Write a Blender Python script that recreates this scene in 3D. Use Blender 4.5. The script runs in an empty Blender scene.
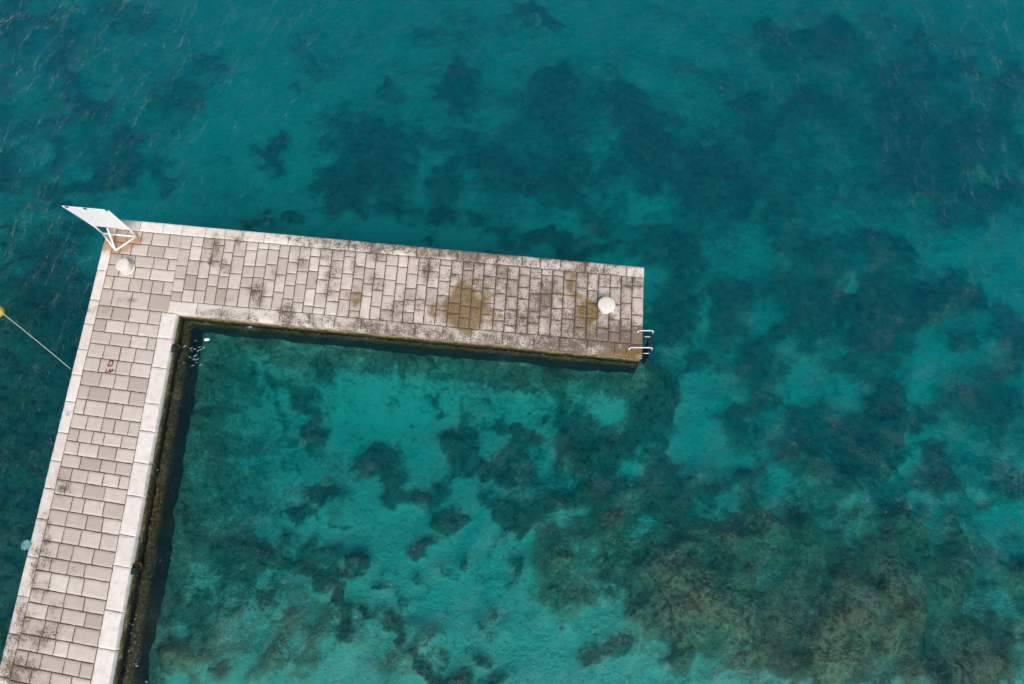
import bpy, bmesh, math, random
import numpy as np
from mathutils import Vector

rnd = random.Random(11)
rng = np.random.default_rng(5)
scene = bpy.context.scene
col = scene.collection
R = math.radians

# ------------------------------------------------------------------ camera
W, H = 1024, 684
DECK = 0.55                      # deck height above the water
CAMZ = DECK + 20.0
TILT = R(20.0)
FPX = 692.0                      # focal length in pixels
cam_d = bpy.data.cameras.new('camera')
cam_d.sensor_width = 36.0
cam_d.lens = 36.0 * FPX / W
cam_d.clip_start = 0.1
cam_d.clip_end = 6000
cam = bpy.data.objects.new('camera', cam_d)
cam.location = (0, 0, CAMZ)
cam.rotation_euler = (TILT, 0, 0)
col.objects.link(cam)
scene.camera = cam

# ------------------------------------------------------------------ light
SUN_EL, SUN_AZ = R(52), R(165)    # azimuth clockwise from +Y (image up)
world = bpy.data.worlds.new('World')
scene.world = world
world.use_nodes = True
nt = world.node_tree
bg = nt.nodes['Background']
sky = nt.nodes.new('ShaderNodeTexSky')
sky.sky_type = 'NISHITA'
sky.sun_disc = False
sky.sun_elevation = SUN_EL
sky.sun_rotation = SUN_AZ
sky.air_density = 1.0
sky.dust_density = 0.3
sky.ozone_density = 2.5
nt.links.new(sky.outputs['Color'], bg.inputs['Color'])
bg.inputs['Strength'].default_value = 0.06
sun_d = bpy.data.lights.new('sun', 'SUN')
sun_d.energy = 2.65
sun_d.angle = R(42)
sun_d.color = (1.0, 0.935, 0.85)
sun = bpy.data.objects.new('sun', sun_d)
sv = Vector((math.sin(SUN_AZ) * math.cos(SUN_EL), math.cos(SUN_AZ) * math.cos(SUN_EL), math.sin(SUN_EL)))
sun.rotation_euler = sv.to_track_quat('Z', 'Y').to_euler()
sun.location = (30, 10, 40)
col.objects.link(sun)

scene.view_settings.view_transform = 'Standard'
scene.view_settings.look = 'None'
scene.view_settings.gamma = 1
scene.view_settings.exposure = 0.68
scene.render.engine = 'CYCLES'
scene.cycles.max_bounces = 10
scene.cycles.volume_bounces = 2
scene.cycles.use_denoising = True
scene.cycles.sample_clamp_direct = 4.0
scene.cycles.sample_clamp_indirect = 2.0

# ------------------------------------------------------------------ surveying helpers
ct, st = math.cos(TILT), math.sin(TILT)

def ray(px, py):
    x, y, z = (px - W / 2) / FPX, -(py - H / 2) / FPX, -1.0
    v = np.array([x, y * ct - z * st, y * st + z * ct])
    return v / np.linalg.norm(v)

def at(px, py, z=DECK):
    """World point at height z (above the water) seen at a photo pixel."""
    d = ray(px, py)
    t = (z - CAMZ) / d[2]
    return Vector((d[0] * t, d[1] * t, z))

def below(px, py, z):
    """Point at depth z under water."""
    d = ray(px, py)
    t = -CAMZ / d[2]
    p = np.array([d[0] * t, d[1] * t, 0.0])
    h = d[:2]
    dz = -math.sqrt(1 - h @ h)
    t2 = z / dz
    return np.array([p[0] + h[0] * t2, p[1] + h[1] * t2, z])

def proj(x, y, z):
    """World to photo pixel (numpy arrays)."""
    dz = z - CAMZ
    cy = y * ct + dz * st
    cz = -y * st + dz * ct
    return W / 2 + FPX * x / (-cz), H / 2 - FPX * cy / (-cz)

def bed_depth(px, py):
    return -np.clip(6.0 - 0.0068 * py, 1.3, 7.0)

# polynomial from seabed position to survey coordinates
_s, _w = [], []
for _py in np.linspace(-150, 830, 22):
    for _px in np.linspace(-200, 1230, 26):
        p = below(_px, _py, float(bed_depth(_px, np.float64(_py))))
        _w.append(p[:2]); _s.append((_px, _py))
_w, _s = np.array(_w), np.array(_s)

def _basis(x, y):
    x, y = x / 20, y / 20
    return np.stack([x ** i * y ** j for i in range(5) for j in range(5 - i)], -1)
_coef = np.linalg.lstsq(_basis(_w[:, 0], _w[:, 1]), _s, rcond=None)[0]

# ------------------------------------------------------------------ numpy noise
def vnoise(x, y, seed):
    xi, yi = np.floor(x).astype(np.int64), np.floor(y).astype(np.int64)
    fx, fy = x - xi, y - yi
    fx, fy = fx * fx * (3 - 2 * fx), fy * fy * (3 - 2 * fy)
    def h(a, b):
        n = (a * 374761393 + b * 668265263 + seed * 974634777) & 0xffffffff
        n = ((n ^ (n >> 13)) * 1274126177) & 0xffffffff
        return ((n ^ (n >> 16)) & 0xffff) / 65535.0
    a, b, c, d = h(xi, yi), h(xi + 1, yi), h(xi, yi + 1), h(xi + 1, yi + 1)
    return (a * (1 - fx) + b * fx) * (1 - fy) + (c * (1 - fx) + d * fx) * fy

def fbm(x, y, seed, octs=4, gain=0.5):
    s, a, n = 0, 1.0, 0
    for o in range(octs):
        s = s + a * vnoise(x * 2 ** o + 17.3 * o, y * 2 ** o - 9.1 * o, seed + o)
        n += a; a *= gain
    return s / n

def blobs(px, py, lst, power=2):
    keep = np.ones_like(px)
    for b in lst:
        x, y, rx, ry = b[:4]
        s = b[4] if len(b) > 4 else 1.0
        a = R(b[5]) if len(b) > 5 else 0.0
        dx, dy = px - x, py - y
        u = (dx * math.cos(a) + dy * math.sin(a)) / rx
        v = (-dx * math.sin(a) + dy * math.cos(a)) / ry
        r2 = u * u + v * v
        keep *= 1 - s / (1 + r2 ** power)
    return 1 - keep

# ------------------------------------------------------------------ scene-graph helpers
def thing(name, label, cat, loc=(0, 0, 0), group=None):
    o = bpy.data.objects.new(name, None)
    o.location = loc
    o.empty_display_size = 0.2
    col.objects.link(o)
    tag(o, label, cat, group)
    return o

def tag(o, label, cat, group=None):
    o['label'] = label
    o['category'] = cat
    if group:
        o['group'] = group

def from_arrays(name, verts, faces, mat, parent=None, smooth=True, attrs=None):
    me = bpy.data.meshes.new(name)
    me.from_pydata(verts, [], faces)
    if attrs:
        for k, v in attrs.items():
            a = me.attributes.new(k, 'FLOAT', 'POINT')
            a.data.foreach_set('value', np.asarray(v, dtype=np.float32))
    me.polygons.foreach_set('use_smooth', [smooth] * len(me.polygons))
    me.materials.append(mat)
    o = bpy.data.objects.new(name, me)
    col.objects.link(o)
    if parent:
        o.parent = parent
        o.location = -parent.location
    return o

def obj(name, bm, mat, parent=None, smooth=True, bevel=0):
    """bm in world coordinates; a child is shifted so that it stays put."""
    me = bpy.data.meshes.new(name)
    bmesh.ops.recalc_face_normals(bm, faces=bm.faces)
    bm.to_mesh(me)
    bm.free()
    me.polygons.foreach_set('use_smooth', [smooth] * len(me.polygons))
    me.materials.append(mat)
    o = bpy.data.objects.new(name, me)
    col.objects.link(o)
    if parent:
        o.parent = parent
        o.location = -parent.location
    return o

def tube(bm, pts, r, seg=10, closed=False):
    pts = [Vector(p) for p in pts]
    n = len(pts)
    rings = []
    up = None
    for i, p in enumerate(pts):
        a = pts[(i - 1) % n] if (i > 0 or closed) else p
        b = pts[(i + 1) % n] if (i < n - 1 or closed) else p
        t = (b - a).normalized()
        if up is None:
            up = t.orthogonal().normalized()
        up = (up - t * up.dot(t)).normalized()
        s = t.cross(up)
        rr = r[i] if isinstance(r, (list, tuple)) else r
        rings.append([bm.verts.new(p + (up * math.cos(2 * math.pi * k / seg) + s * math.sin(2 * math.pi * k / seg)) * rr) for k in range(seg)])
    m = n if closed else n - 1
    for i in range(m):
        A, B = rings[i], rings[(i + 1) % n]
        for k in range(seg):
            bm.faces.new((A[k], A[(k + 1) % seg], B[(k + 1) % seg], B[k]))
    if not closed:
        bm.faces.new(rings[0]); bm.faces.new(rings[-1])

def lathe(bm, c, prof, seg=40, axis=None):
    c = Vector(c)
    q = Vector(axis).normalized().to_track_quat('Z', 'Y') if axis else None
    rings = []
    for r, z in prof:
        ring = []
        for k in range(seg):
            v = Vector((r * math.cos(2 * math.pi * k / seg), r * math.sin(2 * math.pi * k / seg), z))
            if q:
                v = q @ v
            ring.append(bm.verts.new(c + v))
        rings.append(ring)
    for A, B in zip(rings, rings[1:]):
        for k in range(seg):
            bm.faces.new((A[k], A[(k + 1) % seg], B[(k + 1) % seg], B[k]))
    bm.faces.new(rings[0]); bm.faces.new(rings[-1])

def slab8(bm, lo, hi):
    """closed prism from a lower loop and an upper loop"""
    a = [bm.verts.new(p) for p in lo]
    b = [bm.verts.new(p) for p in hi]
    n = len(a)
    bm.faces.new(a); bm.faces.new(b)
    for i in range(n):
        bm.faces.new((a[i], a[(i + 1) % n], b[(i + 1) % n], b[i]))

def arc(p0, p1, p2, n=8):
    p0, p1, p2 = Vector(p0), Vector(p1), Vector(p2)
    return [p0 * (1 - t) ** 2 + p1 * 2 * t * (1 - t) + p2 * t * t for t in [i / n for i in range(n + 1)]]

# ------------------------------------------------------------------ material helper
class M:
    def __init__(self, name):
        self.m = bpy.data.materials.new(name)
        self.m.use_nodes = True
        self.t = self.m.node_tree
        self.b = self.t.nodes['Principled BSDF']
        self.out = self.t.nodes['Material Output']

    def n(self, kind, **inp):
        nd = self.t.nodes.new('ShaderNode' + kind)
        for k, v in inp.items():
            key = k.replace('_', ' ')
            if key in nd.inputs:
                self.set(nd.inputs[key], v)
            else:
                setattr(nd, k, v)
        return nd

    def set(self, sock, v):
        if hasattr(v, 'is_output') or isinstance(v, bpy.types.NodeSocket):
            self.t.links.new(v, sock)
        elif isinstance(v, (tuple, list)) and len(v) == 3 and sock.type == 'RGBA':
            sock.default_value = (*v, 1)
        else:
            sock.default_value = v

    def math(self, op, a, b=None, c=None, clamp=False):
        nd = self.t.nodes.new('ShaderNodeMath')
        nd.operation = op
        nd.use_clamp = clamp
        for i, v in enumerate((a, b, c)):
            if v is not None:
                self.set(nd.inputs[i], v)
        return nd.outputs[0]

    def noise(self, scale, detail=6, rough=0.55, vec=None, dist=0.0):
        nd = self.t.nodes.new('ShaderNodeTexNoise')
        nd.inputs['Scale'].default_value = scale
        nd.inputs['Detail'].default_value = detail
        nd.inputs['Roughness'].default_value = rough
        nd.inputs['Distortion'].default_value = dist
        self.t.links.new(vec if vec is not None else self.pos(), nd.inputs['Vector'])
        return nd.outputs['Fac']

    def pos(self):
        if not hasattr(self, '_p'):
            self._p = self.t.nodes.new('ShaderNodeNewGeometry').outputs['Position']
        return self._p

    def mapping(self, scale=(1, 1, 1), rot=(0, 0, 0)):
        nd = self.t.nodes.new('ShaderNodeMapping')
        nd.inputs['Scale'].default_value = scale
        nd.inputs['Rotation'].default_value = rot
        self.t.links.new(self.pos(), nd.inputs['Vector'])
        return nd.outputs[0]

    def attr(self, name):
        nd = self.t.nodes.new('ShaderNodeAttribute')
        nd.attribute_name = name
        return nd.outputs['Fac']

    def step(self, v, lo, hi, t0=0.0, t1=1.0):
        nd = self.t.nodes.new('ShaderNodeMapRange')
        nd.interpolation_type = 'SMOOTHSTEP'
        for i, x in enumerate((v, lo, hi, t0, t1)):
            self.set(nd.inputs[i], x)
        return nd.outputs[0]

    def mix(self, f, a, b, mode='MIX'):
        nd = self.t.nodes.new('ShaderNodeMix')
        nd.data_type = 'RGBA'
        nd.blend_type = mode
        self.set(nd.inputs[0], f)
        self.set(nd.inputs[6], a)
        self.set(nd.inputs[7], b)
        return nd.outputs[2]

    def bump(self, h, dist, strength=1.0):
        nd = self.t.nodes.new('ShaderNodeBump')
        nd.inputs['Distance'].default_value = dist
        nd.inputs['Strength'].default_value = strength
        self.t.links.new(h, nd.inputs['Height'])
        return nd.outputs[0]

    def finish(self, colr, rough=0.8, normal=None, metal=0.0, spec=None):
        self.set(self.b.inputs['Base Color'], colr)
        self.set(self.b.inputs['Roughness'], rough)
        self.set(self.b.inputs['Metallic'], metal)
        if spec is not None:
            self.set(self.b.inputs['Specular IOR Level'], spec)
        if normal is not None:
            self.t.links.new(normal, self.b.inputs['Normal'])
        return self.m

# ------------------------------------------------------------------ materials
def mat_water():
    w = M('sea water')
    t = w.t
    t.nodes.remove(w.b)
    n1 = w.noise(3.2, 5, 0.62, w.mapping((1.0, 0.45, 1), (0, 0, R(-14))), 0.4)
    n2 = w.noise(11.0, 4, 0.6, w.mapping((1.0, 0.5, 1), (0, 0, R(20))), 0.3)
    h = w.math('ADD', w.math('MULTIPLY', n1, 0.75), w.math('MULTIPLY', n2, 0.25))
    nrm = w.bump(h, 0.19)
    g = t.nodes.new('ShaderNodeBsdfGlossy')
    g.inputs['Roughness'].default_value = 0.04
    tr = t.nodes.new('ShaderNodeBsdfTransparent')
    fr = t.nodes.new('ShaderNodeFresnel')
    fr.inputs['IOR'].default_value = 1.333
    mx = t.nodes.new('ShaderNodeMixShader')
    t.links.new(nrm, g.inputs['Normal'])
    t.links.new(nrm, fr.inputs['Normal'])
    t.links.new(fr.outputs[0], mx.inputs[0])
    t.links.new(tr.outputs[0], mx.inputs[1])
    t.links.new(g.outputs[0], mx.inputs[2])
    t.links.new(mx.outputs[0], w.out.inputs['Surface'])
    ab = t.nodes.new('ShaderNodeVolumeAbsorption')
    ab.inputs['Color'].default_value = (0.0, 0.947, 0.964, 1)
    ab.inputs['Density'].default_value = 0.88
    sc = t.nodes.new('ShaderNodeVolumeScatter')
    sc.inputs['Color'].default_value = (0.01, 0.64, 1.0, 1)
    sc.inputs['Density'].default_value = 0.08
    sc.inputs['Anisotropy'].default_value = 0.3
    ad = t.nodes.new('ShaderNodeAddShader')
    t.links.new(ab.outputs[0], ad.inputs[0])
    t.links.new(sc.outputs[0], ad.inputs[1])
    t.links.new(ad.outputs[0], w.out.inputs['Volume'])
    return w.m

def mat_seabed():
    w = M('seabed')
    weed, reef = w.attr('weed'), w.attr('reef')
    n1 = w.noise(1.6, 9, 0.62, None, 0.6)
    n2 = w.noise(6.0, 6, 0.65)
    n3 = w.noise(22.0, 4, 0.6)
    n4 = w.noise(0.55, 4, 0.6)
    n5 = w.noise(3.4, 8, 0.7)
    f = w.math('ADD', weed, w.math('MULTIPLY', w.math('SUBTRACT', n1, 0.5), 0.95))
    f = w.math('ADD', f, w.math('MULTIPLY', w.math('SUBTRACT', n2, 0.5), 0.75))
    f = w.math('ADD', f, w.math('MULTIPLY', w.math('SUBTRACT', n3, 0.5), 0.35))
    f = w.math('ADD', f, w.math('MULTIPLY', w.math('SUBTRACT', n4, 0.5), 0.5))
    soft = w.attr('soft')
    m = w.step(f, w.math('SUBTRACT', 0.34, w.math('MULTIPLY', soft, 0.19)), w.math('ADD', 0.52, w.math('MULTIPLY', soft, 0.3)))
    r = w.math('ADD', reef, w.math('MULTIPLY', w.math('SUBTRACT', n2, 0.5), 0.5))
    r = w.math('ADD', r, w.math('MULTIPLY', w.math('SUBTRACT', n1, 0.5), 1.3))
    r = w.step(r, 0.3, 0.7)
    sand = w.mix(n1, (0.58, 0.58, 0.48), (0.85, 0.84, 0.74))
    sand = w.mix(w.step(n3, 0.55, 0.75, 0, 0.35), sand, (0.2, 0.18, 0.13))
    gv = w.math('ADD', w.math('MULTIPLY', n2, 0.6), w.math('MULTIPLY', w.noise(2.6, 7, 0.65), 0.4))
    grass = w.mix(w.step(gv, 0.36, 0.64), (0.014, 0.028, 0.018), (0.17, 0.21, 0.14))
    grass = w.mix(w.step(n3, 0.52, 0.72, 0, 0.45), grass, (0.20, 0.22, 0.15))
    grass = w.mix(w.step(f, 0.7, 1.1, 0, 0.8), grass, (0.014, 0.026, 0.018))
    m = w.math('MULTIPLY', m, w.step(n5, 0.36, 0.6, 1.0, 0.78))
    rock = w.mix(w.step(w.math('ADD', w.math('MULTIPLY', n2, 0.5), w.math('MULTIPLY', n1, 0.5)), 0.38, 0.62), (0.15, 0.09, 0.055), (0.66, 0.43, 0.28))
    rock = w.mix(w.step(n3, 0.5, 0.7, 0, 0.5), rock, (0.36, 0.27, 0.2))
    sand = w.mix(w.step(n5, 0.54, 0.68, 0, 0.45), sand, (0.07, 0.085, 0.055))
    c = w.mix(r, sand, rock)
    c = w.mix(m, c, grass)
    h = w.math('ADD', n2, w.math('MULTIPLY', n3, 0.4))
    return w.finish(c, 0.95, w.bump(h, 0.25), spec=0.1)

def stone_colour(w, base_lo, base_hi, speck=1.0):
    tone, moss, grime, rust = w.attr('tone'), w.attr('moss'), w.attr('grime'), w.attr('rust')
    n0 = w.noise(0.9, 5, 0.6)
    n1 = w.noise(5.0, 7, 0.65)
    n2 = w.noise(24.0, 5, 0.7)
    n3 = w.noise(70.0, 3, 0.6)
    c = w.mix(tone, base_lo, base_hi)
    c = w.mix(w.step(n1, 0.35, 0.75, 0, 0.35), c, (0.42, 0.335, 0.27))
    c = w.mix(w.step(n3, 0.45, 0.75, 0, 0.35), c, (0.74, 0.67, 0.61))
    # brown veil, dark lichen and pits
    v = w.math('ADD', grime, w.math('SUBTRACT', w.noise(2.2, 6, 0.65), 0.5))
    c = w.mix(w.step(v, 0.1, 0.9, 0, 0.5), c, (0.30, 0.235, 0.175))
    g = w.math('ADD', w.math('MULTIPLY', grime, 0.70), w.math('MULTIPLY', w.math('SUBTRACT', n2, 0.5), 1.7))
    g = w.math('ADD', g, w.math('MULTIPLY', w.math('SUBTRACT', n1, 0.5), 1.0))
    g = w.math('ADD', g, w.math('MULTIPLY', w.math('SUBTRACT', n3, 0.5), 0.6))
    c = w.mix(w.step(g, 0.36, 0.62, 0, 0.85 * speck), c, (0.11, 0.075, 0.052))
    mo = w.math('ADD', moss, w.math('MULTIPLY', w.math('SUBTRACT', n1, 0.5), 0.9))
    mo = w.math('ADD', mo, w.math('MULTIPLY', w.math('SUBTRACT', n2, 0.5), 1.0))
    c = w.mix(w.step(mo, 0.25, 0.75, 0, 0.93), c, w.mix(w.step(n2, 0.38, 0.62), (0.07, 0.043, 0.012), (0.29, 0.19, 0.06)))
    ru = w.math('ADD', rust, w.math('MULTIPLY', w.math('SUBTRACT', n1, 0.5), 0.7))
    c = w.mix(w.step(ru, 0.25, 0.85, 0, 0.8), c, w.mix(n1, (0.30, 0.12, 0.03), (0.42, 0.24, 0.09)))
    h = w.math('ADD', w.math('MULTIPLY', n1, 0.5), w.math('ADD', n2, w.math('MULTIPLY', n3, 0.3)))
    return c, h, n0

def mat_paving():
    w = M('paving stone')
    c, h, n0 = stone_colour(w, (0.40, 0.32, 0.265), (0.77, 0.68, 0.605))
    c = w.mix(w.step(n0, 0.3, 0.7, 0, 0.18), c, (0.42, 0.33, 0.28))
    return w.finish(c, 0.85, w.bump(h, 0.02), spec=0.25)

def mat_coping():
    w = M('coping stone')
    c, h, n0 = stone_colour(w, (0.64, 0.56, 0.49), (0.86, 0.79, 0.725))
    return w.finish(c, 0.8, w.bump(h, 0.018), spec=0.25)

def mat_wall():
    w = M('quay wall')
    n1 = w.noise(2.0, 7, 0.65)
    n2 = w.noise(12.0, 6, 0.7)
    sep = w.n('SeparateXYZ')
    w.t.links.new(w.pos(), sep.inputs[0])
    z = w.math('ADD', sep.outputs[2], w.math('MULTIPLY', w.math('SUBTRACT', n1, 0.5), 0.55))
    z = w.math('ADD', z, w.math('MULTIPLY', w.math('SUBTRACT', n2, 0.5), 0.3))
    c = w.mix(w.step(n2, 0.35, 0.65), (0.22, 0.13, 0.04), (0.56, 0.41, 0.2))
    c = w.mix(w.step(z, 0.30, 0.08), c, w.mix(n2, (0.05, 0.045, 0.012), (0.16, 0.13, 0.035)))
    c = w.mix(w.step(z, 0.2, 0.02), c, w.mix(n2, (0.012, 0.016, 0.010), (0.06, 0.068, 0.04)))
    w2 = w.math('ADD', n1, w.math('MULTIPLY', n2, 0.8))
    return w.finish(c, 0.75, w.bump(w2, 0.08), spec=0.3)

def mat_ledge():
    w = M('ledge algae')
    n1 = w.noise(2.5, 7, 0.65)
    n2 = w.noise(14.0, 6, 0.75)
    c = w.mix(w.step(n2, 0.35, 0.7), (0.035, 0.032, 0.014), (0.20, 0.165, 0.085))
    c = w.mix(w.step(n1, 0.45, 0.7, 0, 0.7), c, (0.03, 0.035, 0.015))
    sep = w.n('SeparateXYZ')
    w.t.links.new(w.pos(), sep.inputs[0])
    z = w.math('ADD', sep.outputs[2], w.math('MULTIPLY', w.math('SUBTRACT', n1, 0.5), 0.3))
    c = w.mix(w.step(z, -0.12, -0.42), c, w.mix(n2, (0.008, 0.013, 0.010), (0.035, 0.05, 0.036)))
    return w.finish(c, 0.9, w.bump(n2, 0.08), spec=0.2)

def mat_mortar():
    w = M('mortar')
    n = w.noise(15, 5)
    return w.finish(w.mix(n, (0.045, 0.033, 0.025), (0.13, 0.10, 0.075)), 0.95)

def mat_paint(name, a, dirt, amount=0.4, rough=0.45, metal=0.0, scale=9):
    w = M(name)
    n1, n2 = w.noise(scale, 6, 0.65), w.noise(scale * 5, 4, 0.6)
    f = w.math('ADD', w.math('MULTIPLY', n1, 0.7), w.math('MULTIPLY', n2, 0.3))
    c = w.mix(w.step(f, 0.48, 0.68, 0, amount), a, dirt)
    return w.finish(c, rough, w.bump(n2, 0.004), metal)

WATER, BED = mat_water(), mat_seabed()
PAVE, COPE, WALL, LEDGE, MORTAR = mat_paving(), mat_coping(), mat_wall(), mat_ledge(), mat_mortar()
WHITE = mat_paint('white painted metal', (0.80, 0.80, 0.79), (0.45, 0.33, 0.22), 0.25)
BOARD = mat_paint('white board', (0.82, 0.82, 0.81), (0.6, 0.58, 0.54), 0.35, 0.5, 0, 3)
BOLL = mat_paint('weathered white paint', (0.76, 0.71, 0.64), (0.40, 0.30, 0.21), 0.55, 0.6, 0, 14)
STEEL = mat_paint('steel', (0.75, 0.76, 0.77), (0.5, 0.5, 0.5), 0.3, 0.25, 0.85)
NAVY = mat_paint('navy plastic', (0.012, 0.012, 0.035), (0.04, 0.04, 0.06), 0.4, 0.5)
YELLOW = mat_paint('yellow plastic', (0.72, 0.55, 0.05), (0.45, 0.36, 0.1), 0.4, 0.4)
ROPE = mat_paint('pale rope', (0.62, 0.66, 0.58), (0.35, 0.38, 0.3), 0.5, 0.85)
RED = mat_paint('red paint', (0.30, 0.025, 0.04), (0.42, 0.18, 0.16), 0.5, 0.7, 0, 30)
RUST = mat_paint('rusty iron', (0.08, 0.025, 0.016), (0.16, 0.06, 0.03), 0.6, 0.85)
GREENROPE = mat_paint('green netting', (0.004, 0.035, 0.022), (0.02, 0.06, 0.04), 0.5, 0.8)
SCRAP = mat_paint('white foam plastic', (0.75, 0.78, 0.77), (0.5, 0.55, 0.52), 0.4, 0.6)
AQUA = mat_paint('pale blue plastic', (0.28, 0.58, 0.60), (0.65, 0.75, 0.75), 0.7, 0.4)
def mat_speckle():
    w = M('sea foam')
    return w.finish((0.30, 0.40, 0.43), 0.6)
SPECKLE = mat_speckle()

# ------------------------------------------------------------------ sea and seabed
def axis(lo, hi, step, far):
    a = list(np.arange(lo, hi + 1e-6, step))
    d, out = step, a[-1]
    right = []
    while out < far:
        d *= 1.35
        out += d
        right.append(out)
    d, out = step, a[0]
    left = []
    while out > -far:
        d *= 1.35
        out -= d
        left.append(out)
    return np.array(left[::-1] + a + right)

def grid_faces(nx, ny, off=0):
    i = np.arange(nx - 1)[None, :] + np.arange(ny - 1)[:, None] * nx
    i = i.ravel() + off
    return np.stack([i, i + 1, i + 1 + nx, i + nx], -1)

def fast_mesh(name, co, quads, mat, attrs=None):
    me = bpy.data.meshes.new(name)
    nf = len(quads)
    me.vertices.add(len(co))
    me.vertices.foreach_set('co', co.astype(np.float32).ravel())
    me.loops.add(nf * 4)
    me.loops.foreach_set('vertex_index', quads.astype(np.int32).ravel())
    me.polygons.add(nf)
    me.polygons.foreach_set('loop_start', np.arange(nf, dtype=np.int32) * 4)
    me.polygons.foreach_set('loop_total', np.full(nf, 4, dtype=np.int32))
    me.update(calc_edges=True)
    me.polygons.foreach_set('use_smooth', np.ones(nf, dtype=bool))
    for k, v in (attrs or {}).items():
        a = me.attributes.new(k, 'FLOAT', 'POINT')
        a.data.foreach_set('value', v.astype(np.float32))
    me.materials.append(mat)
    o = bpy.data.objects.new(name, me)
    col.objects.link(o)
    o['kind'] = 'structure'
    return o

def build_sea():
    xs, ys = axis(-26, 26, 0.11, 1500), axis(-12, 36, 0.11, 1500)
    X, Y = np.meshgrid(xs, ys)
    Z = np.zeros_like(X)
    g = np.random.default_rng(21)
    for i in range(70):
        lam = 0.45 * (2.6 / 0.45) ** g.random()
        ang = R(172) + g.normal() * R(32)
        k = 2 * math.pi / lam
        amp = 0.0044 * lam ** 0.9
        Z += amp * np.sin(k * (X * math.cos(ang) + Y * math.sin(ang)) + g.random() * 6.28)
    gust = 0.45 + 1.1 * fbm(X / 7, Y / 7, 77, 3)
    gust = gust + 0.7 * np.clip((X - 6) / 8, 0, 1) - 0.35 * np.clip((-X - 2) / 6, 0, 1)
    gust = np.maximum(gust, 0.3)
    fade = np.clip(1 - (np.hypot(X, Y - 8) - 30) / 25, 0, 1)
    Z *= gust * fade
    n = X.size
    nx, ny = len(xs), len(ys)
    top = np.stack([X.ravel(), Y.ravel(), Z.ravel()], -1)
    quads = grid_faces(nx, ny)
    # close the body of water: one skirt ring and the corners of the underside
    ring = np.concatenate([np.arange(nx), np.arange(1, ny) * nx + nx - 1, (ny - 1) * nx + np.arange(nx - 2, -1, -1), np.arange(ny - 2, 0, -1) * nx])
    low = top[ring].copy(); low[:, 2] = -14
    m = len(ring)
    j = np.arange(m)
    skirt = np.stack([ring[j], n + j, n + (j + 1) % m, ring[(j + 1) % m]], -1)
    ctr = np.array([[0, 10, -14.0]])
    co = np.concatenate([top, low, ctr])
    tri = np.stack([n + j[::2], np.full(len(j[::2]), n + m), n + (j[::2] + 2) % m, n + (j[::2] + 1) % m], -1)
    return fast_mesh('sea', co, np.concatenate([quads, skirt, tri]), WATER)

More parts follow.
